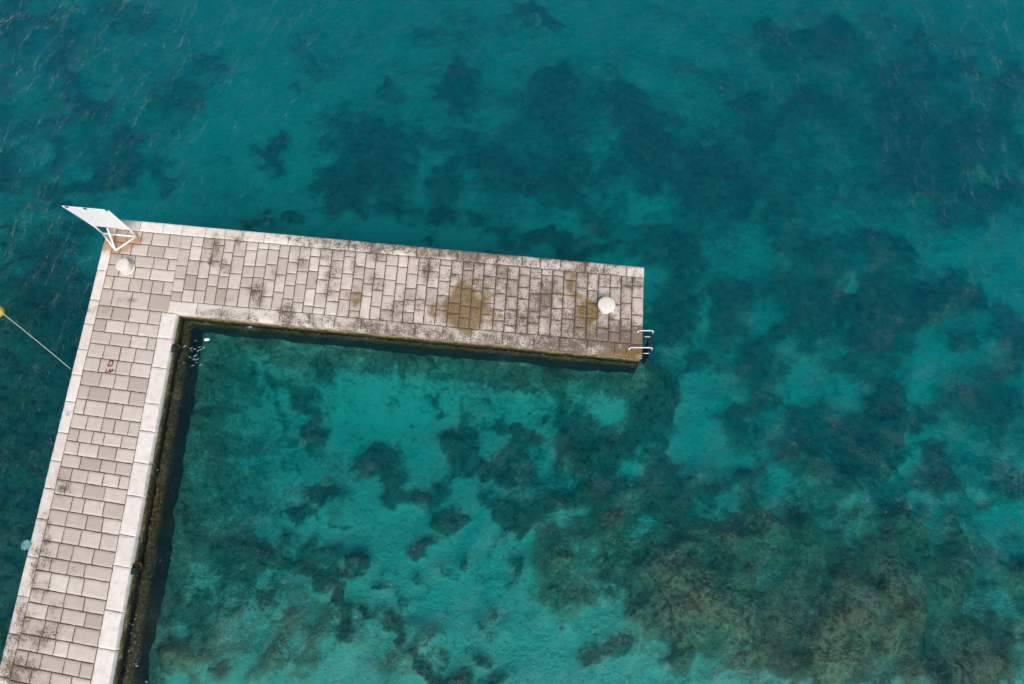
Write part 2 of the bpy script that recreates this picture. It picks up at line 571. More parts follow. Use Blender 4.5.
WEED = [
 # upper left
 (15,20,22,32,.55),(50,30,35,14,.45),(125,22,30,20,.45),(68,75,9,24,.6),(95,115,24,14,.6),(60,165,15,20,.6),(108,185,14,26,.75),
 (10,180,18,30,.7),(30,205,22,18,.7),(180,105,28,26,.5),(212,75,16,14,.4),(130,165,15,25,.6),(0,110,15,40,.45),(35,130,25,12,.4),
 (78,205,20,14,.6),(165,180,18,12,.45),(215,165,14,10,.3),
 # upper centre
 (271,155,14,12,.75),(290,97,11,8,.4),(386,93,14,9,.65),(345,140,24,20,.7),(385,150,32,30,.75),(365,185,44,20,.8),(345,205,24,20,.85),
 (397,213,17,9,.85),(435,142,17,13,.75),(458,90,20,24,.75),(480,165,26,22,.75),(425,40,15,15,.45),(470,32,40,14,.4),(508,178,12,22,.85),
 (441,192,13,17,.75),(440,222,18,9,.85),(265,226,16,6,.6),(482,222,16,9,.8),(310,60,14,24,.3),(300,225,14,6,.6),
 # upper right of centre
 (535,30,22,12,.65),(520,20,12,10,.4),(550,110,38,30,.6),(560,90,25,14,.5),(575,190,34,28,.8),(520,185,16,20,.85),(602,215,26,14,.8),
 (622,98,22,26,.65),(635,145,40,26,.65),(660,150,16,10,.75),(648,180,18,14,.8),(690,200,26,18,.8),(706,170,18,14,.75),(737,178,20,18,.8),
 (742,212,20,14,.75),(722,86,20,14,.55),(745,112,22,12,.65),(690,75,14,10,.5),(762,45,9,22,.55),(640,20,26,12,.3),(690,30,30,12,.3),
 (760,140,18,12,.55),(545,245,30,10,.75),(590,250,30,8,.7),(500,240,14,10,.65),
 # far upper right
 (798,48,34,18,.75),(835,42,24,18,.6),(918,50,8,16,.65),(905,77,26,14,.65),(960,76,22,12,.65),(810,115,28,14,.65),(790,128,20,10,.5),
 (882,112,14,30,.75),(908,132,24,28,.7),(955,140,34,26,.85),(945,162,24,16,.8),(890,186,26,20,.8),(925,192,30,20,.75),(1005,92,16,20,.6),
 (1002,200,28,18,.7),(965,205,40,18,.65),(780,208,14,14,.6),(985,130,25,24,.6),(1015,150,18,22,.5),(880,20,16,10,.35),
 # right middle
 (680,262,16,30,.75),(674,322,13,25,.7),(726,312,28,26,.75),(648,246,18,20,.6),(760,240,20,10,.5),(800,252,22,10,.65),(816,308,34,38,.8),
 (782,335,16,26,.75),(745,388,14,24,.75),(735,428,20,18,.7),(700,366,20,7,.55),(655,402,18,18,.75),(770,395,10,14,.7),(665,430,14,20,.8),
 (645,330,14,18,.55),(690,300,10,12,.6),(755,360,10,14,.5),
 (872,256,36,14,.8),(962,290,30,20,.85),(882,308,46,32,.85),(858,342,30,26,.8),(845,372,20,14,.7),(897,360,14,9,.65),(930,305,22,16,.7),
 (961,346,13,12,.85),(1002,330,22,18,.85),(1014,360,18,18,.8),(878,402,36,24,.85),(905,432,22,10,.7),(862,424,34,24,.85),(962,400,22,16,.75),
 (992,420,26,22,.8),(922,425,20,10,.7),(870,446,24,16,.75),(800,440,24,14,.7),(990,380,16,14,.7),(800,415,18,12,.6),
 # lower right
 (850,475,42,20,.75),(932,470,14,22,.85),(962,500,32,24,.75),(1010,482,22,20,.7),(900,512,20,20,.7),(782,524,20,9,.9),(842,560,16,20,.85),
 (885,622,6,32,.85),(836,592,7,16,.8),(940,560,10,24,.7),(1003,562,22,20,.75),(1016,642,12,30,.8),(985,622,14,20,.7),(960,610,8,26,.7),
 (870,540,26,14,.75),(915,590,14,24,.7),(970,660,10,22,.7),(865,676,20,8,.8),(800,470,22,14,.7),
 (560,510,42,11,.9),(525,524,26,12,.9),(545,480,28,16,.75),(602,480,24,20,.85),(660,500,42,15,.9),(655,470,24,14,.8),(742,482,22,20,.85),
 (730,522,26,9,.9),(700,568,28,7,.95),(622,602,20,10,.75),(612,650,24,12,.85),(585,660,20,8,.7),(555,580,12,11,.75),(520,576,9,12,.75),
 (645,588,16,15,.6),(672,645,7,24,.85,18),(748,610,6,34,.9,-14),(640,520,18,12,.85),(600,535,10,18,.75),(690,545,28,9,.6),(720,648,6,24,.7,-40),
 (580,600,14,8,.5),(536,640,6,5,.5),(540,628,4,4,.7),(572,628,4,4,.7),
 # basin
 (366,458,10,10,.9),(375,470,20,18,.95),(395,492,22,13,.95,25),(427,495,12,5,.85),(318,498,13,12,.9),(300,522,16,9,.8),(338,530,16,6,.6),
 (438,517,11,10,1),(446,527,10,10,.95),(424,545,12,9,.9),(487,478,22,11,.95,15),(450,485,9,8,.9),(473,552,8,7,.85),(360,518,10,5,.5),
 (326,556,15,6,.85),(352,571,10,7,.85),(383,583,10,6,.8),(404,595,7,4,.95),(420,576,6,4,.7),(507,522,10,20,.95),(488,520,10,8,.7),(502,612,9,11,.85),
 (460,574,11,4,.65),(432,590,4,4,.6),(268,556,26,9,.9),(302,570,24,9,.95),(330,584,14,8,.95),(345,600,8,16,.95),(338,628,14,14,.8),
 (370,610,15,7,.95),(398,612,10,7,.95),(405,630,5,18,.95),(435,655,20,9,1,12),(452,670,14,12,1,30),(478,682,30,6,1),(484,652,8,9,.85),
 (508,635,8,9,.5),(300,625,10,8,.6),(340,650,10,5,.5),(298,668,14,5,.6),(446,637,5,4,.6),
 (240,560,22,13,.85),(222,550,12,10,.8),(282,568,18,10,.7),(185,602,22,8,.65),(208,620,16,10,.7),(170,612,14,9,.6),(160,642,16,8,.55),
 (187,647,6,5,.9),(215,646,6,6,.9),(255,590,7,9,.75),(245,612,8,7,.7),(228,670,8,8,.7),(172,672,16,7,.55),(200,520,10,16,.65),(205,540,8,8,.6),
 (204,568,4,3,.9),(250,640,10,10,.45),(270,610,8,6,.5),(190,590,8,5,.7),
 (220,437,13,9,.7),(226,455,10,8,.7),(240,425,6,5,.5),(293,391,6,5,.8),(313,410,5,9,.7),(312,434,7,14,.85),(305,450,5,8,.5),(297,360,11,5,.6),
 (325,378,9,8,.65),(338,381,7,4,.7),(388,360,24,8,.65),(415,386,12,12,.8),(416,398,5,8,.8),(440,378,14,6,.85),(461,370,8,6,.75),(437,411,8,4,.75),
 (455,437,14,10,.95),(462,448,12,8,.9),(476,460,18,8,.95,20),(508,428,18,5,.9,18),(519,440,8,9,.75),(472,423,8,6,.7),(520,394,9,8,.85),
 (521,404,4,6,.8),(547,391,11,8,.9),(560,428,11,22,.95,-12),(582,440,24,13,.95,15),(640,418,24,20,.95),(625,445,22,12,.85),(585,458,40,10,.9),
 (510,462,12,12,.85),(655,405,14,14,.8),(540,415,4,4,.8),(590,425,10,5,.5),(258,370,12,5,.4),(262,400,8,14,.4),(225,395,7,10,.4),(285,416,6,8,.4),
 (345,470,8,6,.35),(360,432,4,3,.4),(403,432,4,4,.5),(205,375,8,10,.4),
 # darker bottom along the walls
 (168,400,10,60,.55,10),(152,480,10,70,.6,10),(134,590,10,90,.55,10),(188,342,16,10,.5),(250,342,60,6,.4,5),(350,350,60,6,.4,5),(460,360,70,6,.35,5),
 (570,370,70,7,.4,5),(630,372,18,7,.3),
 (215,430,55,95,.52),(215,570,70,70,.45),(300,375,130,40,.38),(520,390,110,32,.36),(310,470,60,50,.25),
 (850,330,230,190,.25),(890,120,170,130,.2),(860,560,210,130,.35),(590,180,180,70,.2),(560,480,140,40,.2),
 # outside the long arm
 (60,330,60,60,.85),(30,420,60,70,.9),(10,520,50,70,.92),(0,620,40,80,.92),(60,245,34,24,.5),(20,270,26,22,.4),(10,345,18,16,.6),(42,355,14,12,.6),
 (22,450,18,24,.6),(75,300,16,30,.55),(5,400,10,14,.6),(30,500,14,12,.6),(70,270,14,20,.6),(10,575,16,20,.6),(85,235,12,10,.6),
]
SAND = [  # open patches that cut into the weed
 (700,60,60,16,.5,25),(650,85,40,14,.6,20),(600,150,9,24,.5),(595,200,18,10,.6,40),(640,215,22,14,.7),(430,165,7,20,.6),(560,225,14,10,.5),
 (805,375,24,18,.95),(690,405,20,20,.9),(700,440,26,14,.9),(755,250,14,14,.7),(705,320,6,24,.6),(765,330,10,22,.6),(945,262,34,10,.7,20),(1005,300,14,26,.7,-20),
 (835,292,10,10,.8),(838,345,7,8,.6),(845,395,16,16,.8),(938,368,22,9,.85),(925,395,16,16,.6),(918,405,14,14,.5),(915,440,20,7,.6),(905,460,8,16,.7),
 (780,470,14,24,.8),(560,300,1,1,.0),(865,535,30,6,.7,-25),(930,500,14,14,.7),(975,490,16,8,.8),(1000,530,18,18,.6),(990,600,14,14,.6),(638,550,8,18,.9,-15),
 (650,535,12,6,.8),(720,560,30,4,.75),(752,537,9,6,.9),(590,545,16,12,.7),(540,545,20,12,.9),(530,600,26,20,.9),(650,625,24,20,.85),(735,650,14,14,.8),
 (710,670,24,12,.6),(540,470,8,14,.7),(625,470,12,10,.8),(725,465,24,8,.8),(560,660,20,10,.6),(870,650,16,14,.5),(810,565,16,5,.7),(850,585,14,10,.4),
 (930,600,20,14,.5),(595,400,30,10,.5),(410,350,1,1,0),(65,225,30,10,.3),(45,165,8,14,.4),(80,180,18,12,.45),(165,195,12,10,.4),(30,160,22,14,.4),
]
REEF = [
 (850,610,200,85,.62,10),(640,570,100,60,.55),(230,640,120,60,.2),
 (790,545,26,24,.8),(800,592,34,24,.9),(850,602,26,26,.8),(892,610,15,28,.7),(952,556,7,34,.7),(912,642,30,24,.8),(782,650,32,34,.95),(832,645,24,26,.9),
 (930,665,26,20,.8),(742,640,14,34,.75),(700,595,40,20,.95),(660,565,30,24,.95),(720,540,38,12,.8),(690,608,32,22,.9),(602,520,14,20,.75),(590,490,9,18,.65),
 (590,560,28,18,.75),(680,660,20,28,.8,25),(620,575,20,14,.6),(900,560,20,20,.6),(800,470,24,20,.45),(960,640,22,30,.6),(1000,600,20,30,.45),(640,500,1,1,0),
 (560,600,16,16,.5),(850,490,30,16,.45),(610,450,30,14,.5),(580,470,18,14,.55),(890,525,20,12,.5),(975,560,6,26,.6),(1015,560,6,20,.6),
 (255,600,40,24,.25),(310,610,34,30,.3),(250,650,60,34,.25),(330,665,40,24,.3),(375,632,24,16,.4),(400,662,34,16,.35),(200,660,40,26,.5),(345,570,10,6,.3),
 (390,480,16,8,.35,25),(440,640,16,8,.4),(455,445,20,10,.35),(420,620,16,8,.3),(330,510,20,12,.35),
]

WEED = [(b[0], b[1], b[2], b[3], min(.95, b[4] * (1.45 if b[1] < 232 and b[0] < 320 else 1.08 if b[1] < 232 else 1)), *b[5:]) for b in WEED]
WEED += [(150,60,90,40,.3),(330,40,70,30,.2),(40,90,60,60,.35),(120,150,60,40,.35),(230,200,60,26,.3),(700,60,120,30,.3),(560,150,160,60,.25),(820,150,150,70,.25),(900,60,120,50,.25),(420,70,120,50,.22),(750,300,120,90,.22)]

def build_seabed():
    xs, ys = axis(-24, 24, 0.12, 1530), axis(-10.5, 33, 0.12, 1530)
    X, Y = np.meshgrid(xs, ys)
    Xc, Yc = np.clip(X, -27, 27), np.clip(Y, -13, 36)
    P = _basis(Xc, Yc) @ _coef
    px, py = P[..., 0], P[..., 1]
    pyc = np.clip(py, -120, 780)
    # ragged outlines
    wx = (fbm(X * 0.9, Y * 0.9, 3, 5) - 0.5) * 46
    wy = (fbm(X * 0.9 + 40, Y * 0.9, 9, 5) - 0.5) * 46
    wx = wx + (fbm(X * 3.1, Y * 3.1, 23, 4) - 0.5) * 20
    wy = wy + (fbm(X * 3.1 + 40, Y * 3.1, 29, 4) - 0.5) * 20
    qx, qy = px + wx, py + wy
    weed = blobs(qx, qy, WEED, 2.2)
    sand = blobs(qx, qy, SAND, 2.2)
    reef = blobs(qx, qy, REEF, 2.0)
    ca, sa = math.cos(R(62)), math.sin(R(62))
    ridge = fbm((X * ca + Y * sa) * 0.45, (-X * sa + Y * ca) * 1.15, 170, 4, 0.55)
    crease = reef * np.clip((0.47 - ridge) * 5, 0, 0.85)
    reef = np.clip(reef * (0.15 + 1.75 * ridge), 0, 1)
    weed = 1 - (1 - weed) * (1 - crease)
    weed = weed * (1 - 0.85 * sand) * (1 - 0.5 * reef)
    wild = np.clip((np.maximum(np.maximum(-px, px - W), np.maximum(-py, py - H)) - 10) / 60, 0, 1)
    far = np.clip((fbm(X / 3.0, Y / 3.0, 31, 5) - 0.40) * 5, 0, 0.85)
    weed = weed * (1 - wild) + far * wild
    lump = fbm(X * 1.3, Y * 1.3, 50, 5, 0.55)
    Z = bed_depth(px, pyc)
    Z = Z + 0.30 * (fbm(X / 4, Y / 4, 60, 3) - 0.5) + 0.10 * (lump - 0.5)
    Z = Z + np.clip(weed, 0, 1) * (0.12 + 0.55 * lump)
    Z = Z + np.clip(reef, 0, 1) * (0.65 + 1.35 * (fbm(X * 0.8, Y * 0.8, 90, 5, 0.58) - 0.25))
    # rubble heaped against the foot of the basin walls
    def seg(a, b):
        ax, ay, bx, by = a.x, a.y, b.x, b.y
        t = np.clip(((X - ax) * (bx - ax) + (Y - ay) * (by - ay)) / ((bx - ax) ** 2 + (by - ay) ** 2), 0, 1)
        return np.hypot(X - ax - t * (bx - ax), Y - ay - t * (by - ay))
    ic = at(176.5, 313.4)
    d = np.minimum(seg(ic, at(642.5, 357.5)), seg(ic, at(60, 950)))
    d = d + 0.5 * (fbm(X * 1.1, Y * 1.1, 140, 4) - 0.5)
    Z = Z + (np.maximum(Z, -1.05) - Z) * np.clip(1.25 - d / 1.6, 0, 1) + 0.7 * (fbm(X * 1.7, Y * 1.7, 150, 4) - 0.5) * np.clip(1.4 - d / 1.3, 0, 1)
    left = np.clip((95 - 0.246 * (py - 245) - px + 20) / 40, 0, 1) * np.clip((py - 170 + 120 * (fbm(X / 2.5, Y / 2.5, 180, 3) - 0.5)) / 170, 0, 1)
    Z = Z + (np.maximum(Z, -1.3 + 0.6 * (lump - 0.5)) - Z) * left
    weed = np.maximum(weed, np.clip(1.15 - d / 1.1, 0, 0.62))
    Z = np.minimum(Z, -0.55)
    co = np.stack([X.ravel(), Y.ravel(), Z.ravel()], -1)
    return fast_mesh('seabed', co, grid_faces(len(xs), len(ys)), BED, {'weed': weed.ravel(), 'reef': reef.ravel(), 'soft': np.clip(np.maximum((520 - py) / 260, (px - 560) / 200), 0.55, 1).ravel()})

build_sea()
build_seabed()

# ------------------------------------------------------------------ the pier
NW, NE, SE, IC = at(109.5, 218), at(644.5, 267), at(642.5, 357.5), at(176.5, 313.4)
LB, RB = at(-2, 673), at(111, 673)                      # long arm, where it leaves the picture
LB = NW + (LB - NW) * 1.9
RB = IC + (RB - IC) * 2.27
# top of the long arm's inner line carried up to the north edge
TI = NW + (NE - NW) * 0.118

def lerp(a, b, t):
    return a + (b - a) * t

MOSS = [(465,311,17,17,1.0),(465,310,21,21,.8),(462,290,8,9,.7),(357,299,9,11,.7),(572,284,8,10,.7),(590,313,11,13,.9),(433,311,7,9,.55),(497,320,9,9,.5),(360,320,6,6,.4),
        (488,290,6,8,.45),(630,352,18,7,.75),(600,345,20,6,.35),(575,300,10,9,.35),(530,330,14,8,.3),(635,335,9,9,.4)]
GRIME = [(330,275,9,12,.6),(240,240,7,9,.6),(310,322,14,6,.6),(275,275,6,8,.5),(355,265,7,9,.55),(375,255,8,8,.5),(200,262,6,8,.35),(345,330,12,5,.6),(300,247,9,6,.4),(215,252,7,16,.75),(226,270,8,8,.6),(256,288,11,9,.75),(262,300,6,8,.6),(290,306,8,9,.6),(300,262,6,7,.55),(286,318,9,9,.8),(325,255,7,7,.5),
 (215,314,20,5,.6),(245,318,24,5,.55),(330,322,18,6,.4),(370,326,16,7,.75),(400,330,24,7,.6),(440,334,30,7,.55),(500,341,30,7,.65),(560,346,40,8,.75),(620,348,26,12,.75),
 (300,238,40,4,.55),(350,243,40,5,.65),(400,247,40,5,.65),(450,252,40,5,.75),(490,256,30,5,.7),(540,261,30,4,.4),(600,266,30,4,.35),
 (428,270,7,10,.8),(375,282,10,10,.5),(455,275,12,9,.45),(480,285,14,9,.5),(505,275,12,10,.4),(540,300,14,12,.45),(520,320,24,10,.5),(575,320,18,12,.55),(600,335,24,10,.65),
 (630,340,14,14,.6),(628,284,6,6,.75),(550,290,10,12,.5),(640,285,8,12,.35),(410,300,14,10,.45),(330,290,10,9,.45),(395,310,9,8,.5),(345,305,12,9,.3),(450,310,28,20,.35),
 (580,270,14,9,.45),(612,275,9,9,.3),(470,262,16,8,.4),(230,295,8,6,.3),(600,300,30,25,.3),(520,290,60,40,.25),
 (95,308,16,5,.45),(128,302,10,4,.5),(63,487,10,5,.75),(60,500,6,4,.4),(68,411,4,3,.8),(60,478,5,10,.4),(45,535,6,22,.65),(35,570,7,22,.6),(22,620,8,26,.65),(10,655,8,26,.7),
 (52,632,12,8,.65),(40,640,10,10,.55),(28,668,16,8,.6),(45,590,8,8,.45),(75,570,5,5,.35),(50,560,8,6,.35),(85,605,10,6,.35),(55,605,8,8,.4),(115,278,5,4,.4),(20,690,30,20,.5)]
RUSTS = [(112,241,20,9,.85),(104,238,10,12,.9),(118,250,9,6,.7),(137,238,7,5,.75),(100,247,6,7,.5),(125,244,12,6,.5)]

class Stones:
    def __init__(self):
        self.v, self.f, self.a = [], [], {'tone': [], 'edge': [], 'moss': [], 'grime': [], 'rust': []}

    def slab(self, f, s0, s1, t0, t1, gap=0.0125, z=0.0, tone=None, cell=0.065, drop=0.10, over=0.0):
        """f(s, t) -> world point, s and t in metres; one stone with worn arrises"""
        s0, s1, t0, t1 = s0 + gap, s1 - gap, t0 + gap, t1 - gap
        if s1 - s0 < 0.05 or t1 - t0 < 0.05:
            return
        r = 0.014
        ss = [s0, s0 + r] + list(np.linspace(s0 + r, s1 - r, max(2, int((s1 - s0) / cell)) + 1)[1:-1]) + [s1 - r, s1]
        ts = [t0, t0 + r] + list(np.linspace(t0 + r, t1 - r, max(2, int((t1 - t0) / cell)) + 1)[1:-1]) + [t1 - r, t1]
        ns, n_t = len(ss), len(ts)
        tone = rnd.random() if tone is None else tone
        tx, ty = rnd.gauss(0, 0.006), rnd.gauss(0, 0.006)
        z = z + rnd.gauss(0, 0.004)
        base = len(self.v)
        P = []
        for i, t in enumerate(ts):
            for j, s in enumerate(ss):
                p = f(s, t)
                e = (i in (0, n_t - 1)) or (j in (0, ns - 1))
                dz = z + tx * (s - (s0 + s1) / 2) + ty * (t - (t0 + t1) / 2) - (0.012 if e else 0) + rnd.gauss(0, 0.0012)
                self.a['edge'].append(math.exp(-min(s - s0, s1 - s, t - t0, t1 - t) / 0.045))
                # corners chipped a little
                P.append((p[0] + rnd.gauss(0, .003), p[1] + rnd.gauss(0, .003), DECK + dz))
        self.v += P
        for i in range(n_t - 1):
            for j in range(ns - 1):
                k = base + i * ns + j
                self.f.append((k, k + 1, k + 1 + ns, k + ns))
        ring = [base + j for j in range(ns)] + [base + i * ns + ns - 1 for i in range(1, n_t)] + \
               [base + (n_t - 1) * ns + j for j in range(ns - 2, -1, -1)] + [base + i * ns for i in range(n_t - 2, 0, -1)]
        lo = len(self.v)
        for k in ring:
            x, y, zz = self.v[k]
            self.v.append((x, y, DECK + z - drop))
        m = len(ring)
        self.a['edge'] += [1.0] * m
        for q in range(m):
            self.f.append((ring[q], lo + q, lo + (q + 1) % m, ring[(q + 1) % m]))
        n = len(self.v) - base
        self.a['tone'] += [tone] * n

    def build(self, name, mat, parent):
        V = np.array(self.v)
        px, py = proj(V[:, 0], V[:, 1], np.full(len(V), DECK))
        wx = (fbm(V[:, 0] * 3, V[:, 1] * 3, 201, 3) - .5) * 12
        wy = (fbm(V[:, 0] * 3, V[:, 1] * 3, 207, 3) - .5) * 12
        self.a['moss'] = blobs(px + wx, py + wy, MOSS, 2.0)
        g = blobs(px + wx, py + wy, GRIME, 1.6)
        along = np.clip((px - 300) / 340, 0, 1) * (py < 400)
        patch = fbm(V[:, 0] * 1.1, V[:, 1] * 1.1, 301, 4)
        self.a['grime'] = np.clip(g + 0.10 * along + np.array(self.a['edge']) * (0.09 + 0.2 * along) * patch * 1.6, 0, 1)
        self.a.pop('edge')
        self.a['rust'] = blobs(px + wx * .5, py + wy * .5, RUSTS, 1.8)
        return from_arrays(name, self.v, self.f, mat, parent, True, self.a)

pier = thing('stone_pier', 'L-shaped pale stone pier paved with slabs, standing in turquoise water', 'pier', (IC.x, IC.y, 0.0))

# --- long arm: s across (west to east), t down its length from the north edge
def mk(p00, p10, p01, p11):
    """bilinear patch: s runs p00->p10, t runs p00->p01 ; in metres of mean size"""
    ls = ((p10 - p00).length + (p11 - p01).length) / 2
    lt = ((p01 - p00).length + (p11 - p10).length) / 2
    def f(s, t):
        u, v = s / ls, t / lt
        return lerp(lerp(p00, p10, u), lerp(p01, p11, u), v)
    return f, ls, lt

# inner line of the long arm runs TI -> IC -> RB ; keep it straight through IC
TI2 = IC + (IC - RB).normalized() * ((TI - IC).length)
# intersect that line with the north edge
def isect(a, b, c, d):
    r, s = b - a, d - c
    den = r.x * s.y - r.y * s.x
    t = ((c.x - a.x) * s.y - (c.y - a.y) * s.x) / den
    return a + r * t
TI = isect(IC, RB, NW, NE)
fa, la, ta = mk(NW, TI, LB, RB)
fb, lb, tb = mk(TI, NE, IC, SE)
t_ic = (IC - TI).length / (RB - TI).length * ta          # where the inner corner sits along the long arm
CL, CR, CT, CB = 0.34, 0.50, 0.38, 0.42                  # coping widths

pav, cop, cop_e, cop_n, cop_s = (Stones() for _ in range(5))
# west coping
t = 0.0
first = True
while t < ta:
    L = rnd.uniform(0.75, 1.05)
    cop.slab(fa, 0, CL, t, min(t + L, ta), 0.008, tone=rnd.uniform(.35, .9), drop=0.2)
    t += L
# east coping of the long arm, from the inner corner down
t = t_ic
while t < ta:
    L = rnd.uniform(0.8, 1.15)
    cop_e.slab(fa, la - CR, la, t, min(t + L, ta), 0.008, tone=rnd.uniform(.6, 1.0), drop=0.2)
    t += L
# paving courses of the long arm
t = CT
k = 0
while t < ta - 0.05:
    hgt = rnd.uniform(0.36, 0.47)
    if t < t_ic < t + hgt + 0.12:
        hgt = t_ic - t
    s = CL
    send = la - CR if t >= t_ic - 0.01 else la - 0.30
    off = rnd.uniform(0.3, 0.65)
    first = True
    while s < send - 0.02:
        L = off if first else rnd.uniform(0.36, 0.68)
        first = False
        if send - (s + L) < 0.28:
            L = send - s
        pav.slab(fa, s, s + L, t, t + hgt, tone=min(1, max(0, rnd.gauss(.5, .17))))
        s += L
    t += hgt
# north coping, over the whole north edge
fn, ln, tn = mk(NW, NE, LB, SE)
def f_north(s, t):
    p = lerp(NW, NE, s / ln)
    down = lerp((LB - NW).normalized(), (SE - NE).normalized(), s / ln)
    return p + down * t
s = CL
while s < ln - 0.01:
    L = rnd.uniform(0.75, 1.05)
    if ln - (s + L) < 0.5:
        L = ln - s
    cop_n.slab(f_north, s, s + L, 0, CT, 0.008, tone=rnd.uniform(.35, 1.0), drop=0.2)
    s += L
# south coping of the short arm
s = -0.30
while s < lb - 0.01:
    L = rnd.uniform(0.7, 1.0)
    if lb - (s + L) < 0.5:
        L = lb - s
    cop_s.slab(fb, s, s + L, tb - CB, tb, 0.008, tone=rnd.uniform(.2, .9), drop=0.2)
    s += L
# paving columns of the short arm
s = -0.30
while s < lb - 0.02:
    wdt = rnd.uniform(0.32, 0.40)
    if lb - (s + wdt) < 0.2:
        wdt = lb - s
    t = CT
    first = True
    while t < tb - CB - 0.02:
        L = rnd.uniform(0.2, 0.62) if first else rnd.uniform(0.34, 0.64)
        first = False
        if tb - CB - (t + L) < 0.22:
            L = tb - CB - t
        pav.slab(fb, s, s + wdt, t, t + L, tone=min(1, max(0, rnd.gauss(.64, .22))))
        t += L
    s += wdt
pav.build('paving', PAVE, pier)
for run in (cop, cop_n, cop_s, cop_e):
    run.build('coping', COPE, pier)

# --- body of the pier: outline walls, set back a little under the coping
def inset_loop(pts, d, z):
    out = []
    n = len(pts)
    for i in range(n):
        a, b, c = pts[i - 1], pts[i], pts[(i + 1) % n]
        e1, e2 = (b - a).normalized(), (c - b).normalized()
        n1, n2 = Vector((e1.y, -e1.x, 0)), Vector((e2.y, -e2.x, 0))
        m = (n1 + n2)
        m = m / max(0.3, m.dot(n1)) if m.length > 1e-6 else n1
        p = b + m * d
        out.append(Vector((p.x, p.y, z)))
    return out
outline = [NW, NE, SE, IC, RB, LB]          # clockwise seen from above -> n points inward
bm = bmesh.new()
lo = inset_loop(outline, 0.03, -7.5)
hi = inset_loop(outline, 0.03, DECK - 0.03)
a = [bm.verts.new(p) for p in lo]
b = [bm.verts.new(p) for p in hi]
for i in range(6):
    bm.faces.new((a[i], a[(i + 1) % 6], b[(i + 1) % 6], b[i]))
bm.faces.new(a); bm.faces.new(b)
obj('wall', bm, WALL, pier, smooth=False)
bm = bmesh.new()
slab8(bm, inset_loop(outline, 0.06, DECK - 0.06), inset_loop(outline, 0.06, DECK - 0.022))
obj('mortar_bed', bm, MORTAR, pier, smooth=False)

# foundation ledge along the basin side, just awash
def ledge_strip(a, b, width, ztop, seed, zbot=-7):
    n = int((b - a).length / 0.08)
    d = (b - a).normalized()
    out = Vector((d.y, -d.x, 0))
    v, f = [], []
    g = np.random.default_rng(seed)
    for i in range(n + 1):
        p = a + (b - a) * (i / n)
        jit = width * (0.75 + 0.5 * fbm(np.array([i * 0.21]), np.array([seed * 3.1]), seed, 4)[0])
        for (o_, z_) in ((-0.02, ztop + 0.05), (0.35, ztop + 0.02), (0.8, ztop - 0.02), (1.0, ztop - 0.12), (1.03, ztop - 0.6), (1.04, ztop - 1.2), (1.05, zbot)):
            q = p + out * (o_ * jit)
            v.append((q.x + g.normal() * .012, q.y + g.normal() * .012, z_ + g.normal() * .022))
    m = 7
    for i in range(n):
        for k in range(m - 1):
            f.append((i * m + k, (i + 1) * m + k, (i + 1) * m + k + 1, i * m + k + 1))
    return v, f
v1, f1 = ledge_strip(at(117, 730, 0.0) + (RB - IC).normalized() * 10, IC + Vector((0.0, 0, 0)), 0.2, -0.10, 4)
o = from_arrays('foundation_ledge', v1, f1, LEDGE, pier)
v1, f1 = ledge_strip(IC, SE, 0.05, -0.12, 8)
o = from_arrays('foundation_ledge', v1, f1, LEDGE, pier)

# red letters painted on one slab
def strokes(bm, paths, org, ux, uy, h, wd=0.022):
    for path in paths:
        for (x0, y0), (x1, y1) in zip(path, path[1:]):
            p, q = org + ux * (x0 * h) + uy * (y0 * h), org + ux * (x1 * h) + uy * (y1 * h)
            d = (q - p).normalized()
            s_ = Vector((-d.y, d.x, 0)) * wd * 0.5
            e = d * wd * 0.45
            z0, z1 = Vector((0, 0, 0.006)), Vector((0, 0, 0.0105))
            loop = [p - e - s_, q + e - s_, q + e + s_, p - e + s_]
            slab8(bm, [c + z0 for c in loop], [c + z1 for c in loop])
GL = {'D': [[(0, 0), (.1, 1), (.5, 1), (.72, .75), (.68, .2), (.45, 0), (0, 0)]],
      'L': [[(.1, 1), (0, 0), (.5, 0)]], 'A': [[(0, 0), (.3, 1), (.6, 0)], [(.12, .35), (.48, .35)]],
      'P': [[(0, 0), (.08, 1), (.5, 1), (.55, .55), (.05, .5)]]}
ux = (at(120, 367.5) - at(104, 366)).normalized()
uy = Vector((-ux.y, ux.x, 0))
bm = bmesh.new()
strokes(bm, GL['D'], at(108.0, 366.0), ux, uy, 0.17, 0.034)
obj('painted_letter', bm, RED, pier, smooth=False)
for i, ch in enumerate('LAP'):
    bm = bmesh.new()
    strokes(bm, GL[ch], at(105.6, 372.2) + ux * 0.08 * i, ux, uy, 0.095, 0.026)
    obj('painted_letter', bm, RED, pier, smooth=False)

# ------------------------------------------------------------------ sign board on the corner
A, B, C = at(103.3, 233.8), at(116.2, 250.8), at(136.8, 237)
HT = 1.6
P1, P2 = at(61.3, 206.3, DECK + HT), at(104.3, 210.2, DECK + HT)
P4, P3 = at(92.8, 226.2, DECK + 0.40), at(129.2, 229.6, DECK + 0.40)
sign = thing('sign_board', 'white sign board on a braced white metal frame, on the rust-stained pier corner', 'sign', (A.x, A.y, DECK))
nrm = (P2 - P1).cross(P4 - P1).normalized()
if nrm.y > 0:
    nrm = -nrm
bm = bmesh.new()
back = [p - nrm * 0.03 for p in (P1, P2, P3, P4)]
slab8(bm, back, [p - nrm * 0.005 for p in (P1, P2, P3, P4)])
bmesh.ops.bevel(bm, geom=bm.edges[:], offset=0.006, segments=2, affect='EDGES')
obj('panel', bm, BOARD, sign, smooth=False)
up = Vector((0, 0, 0.03))
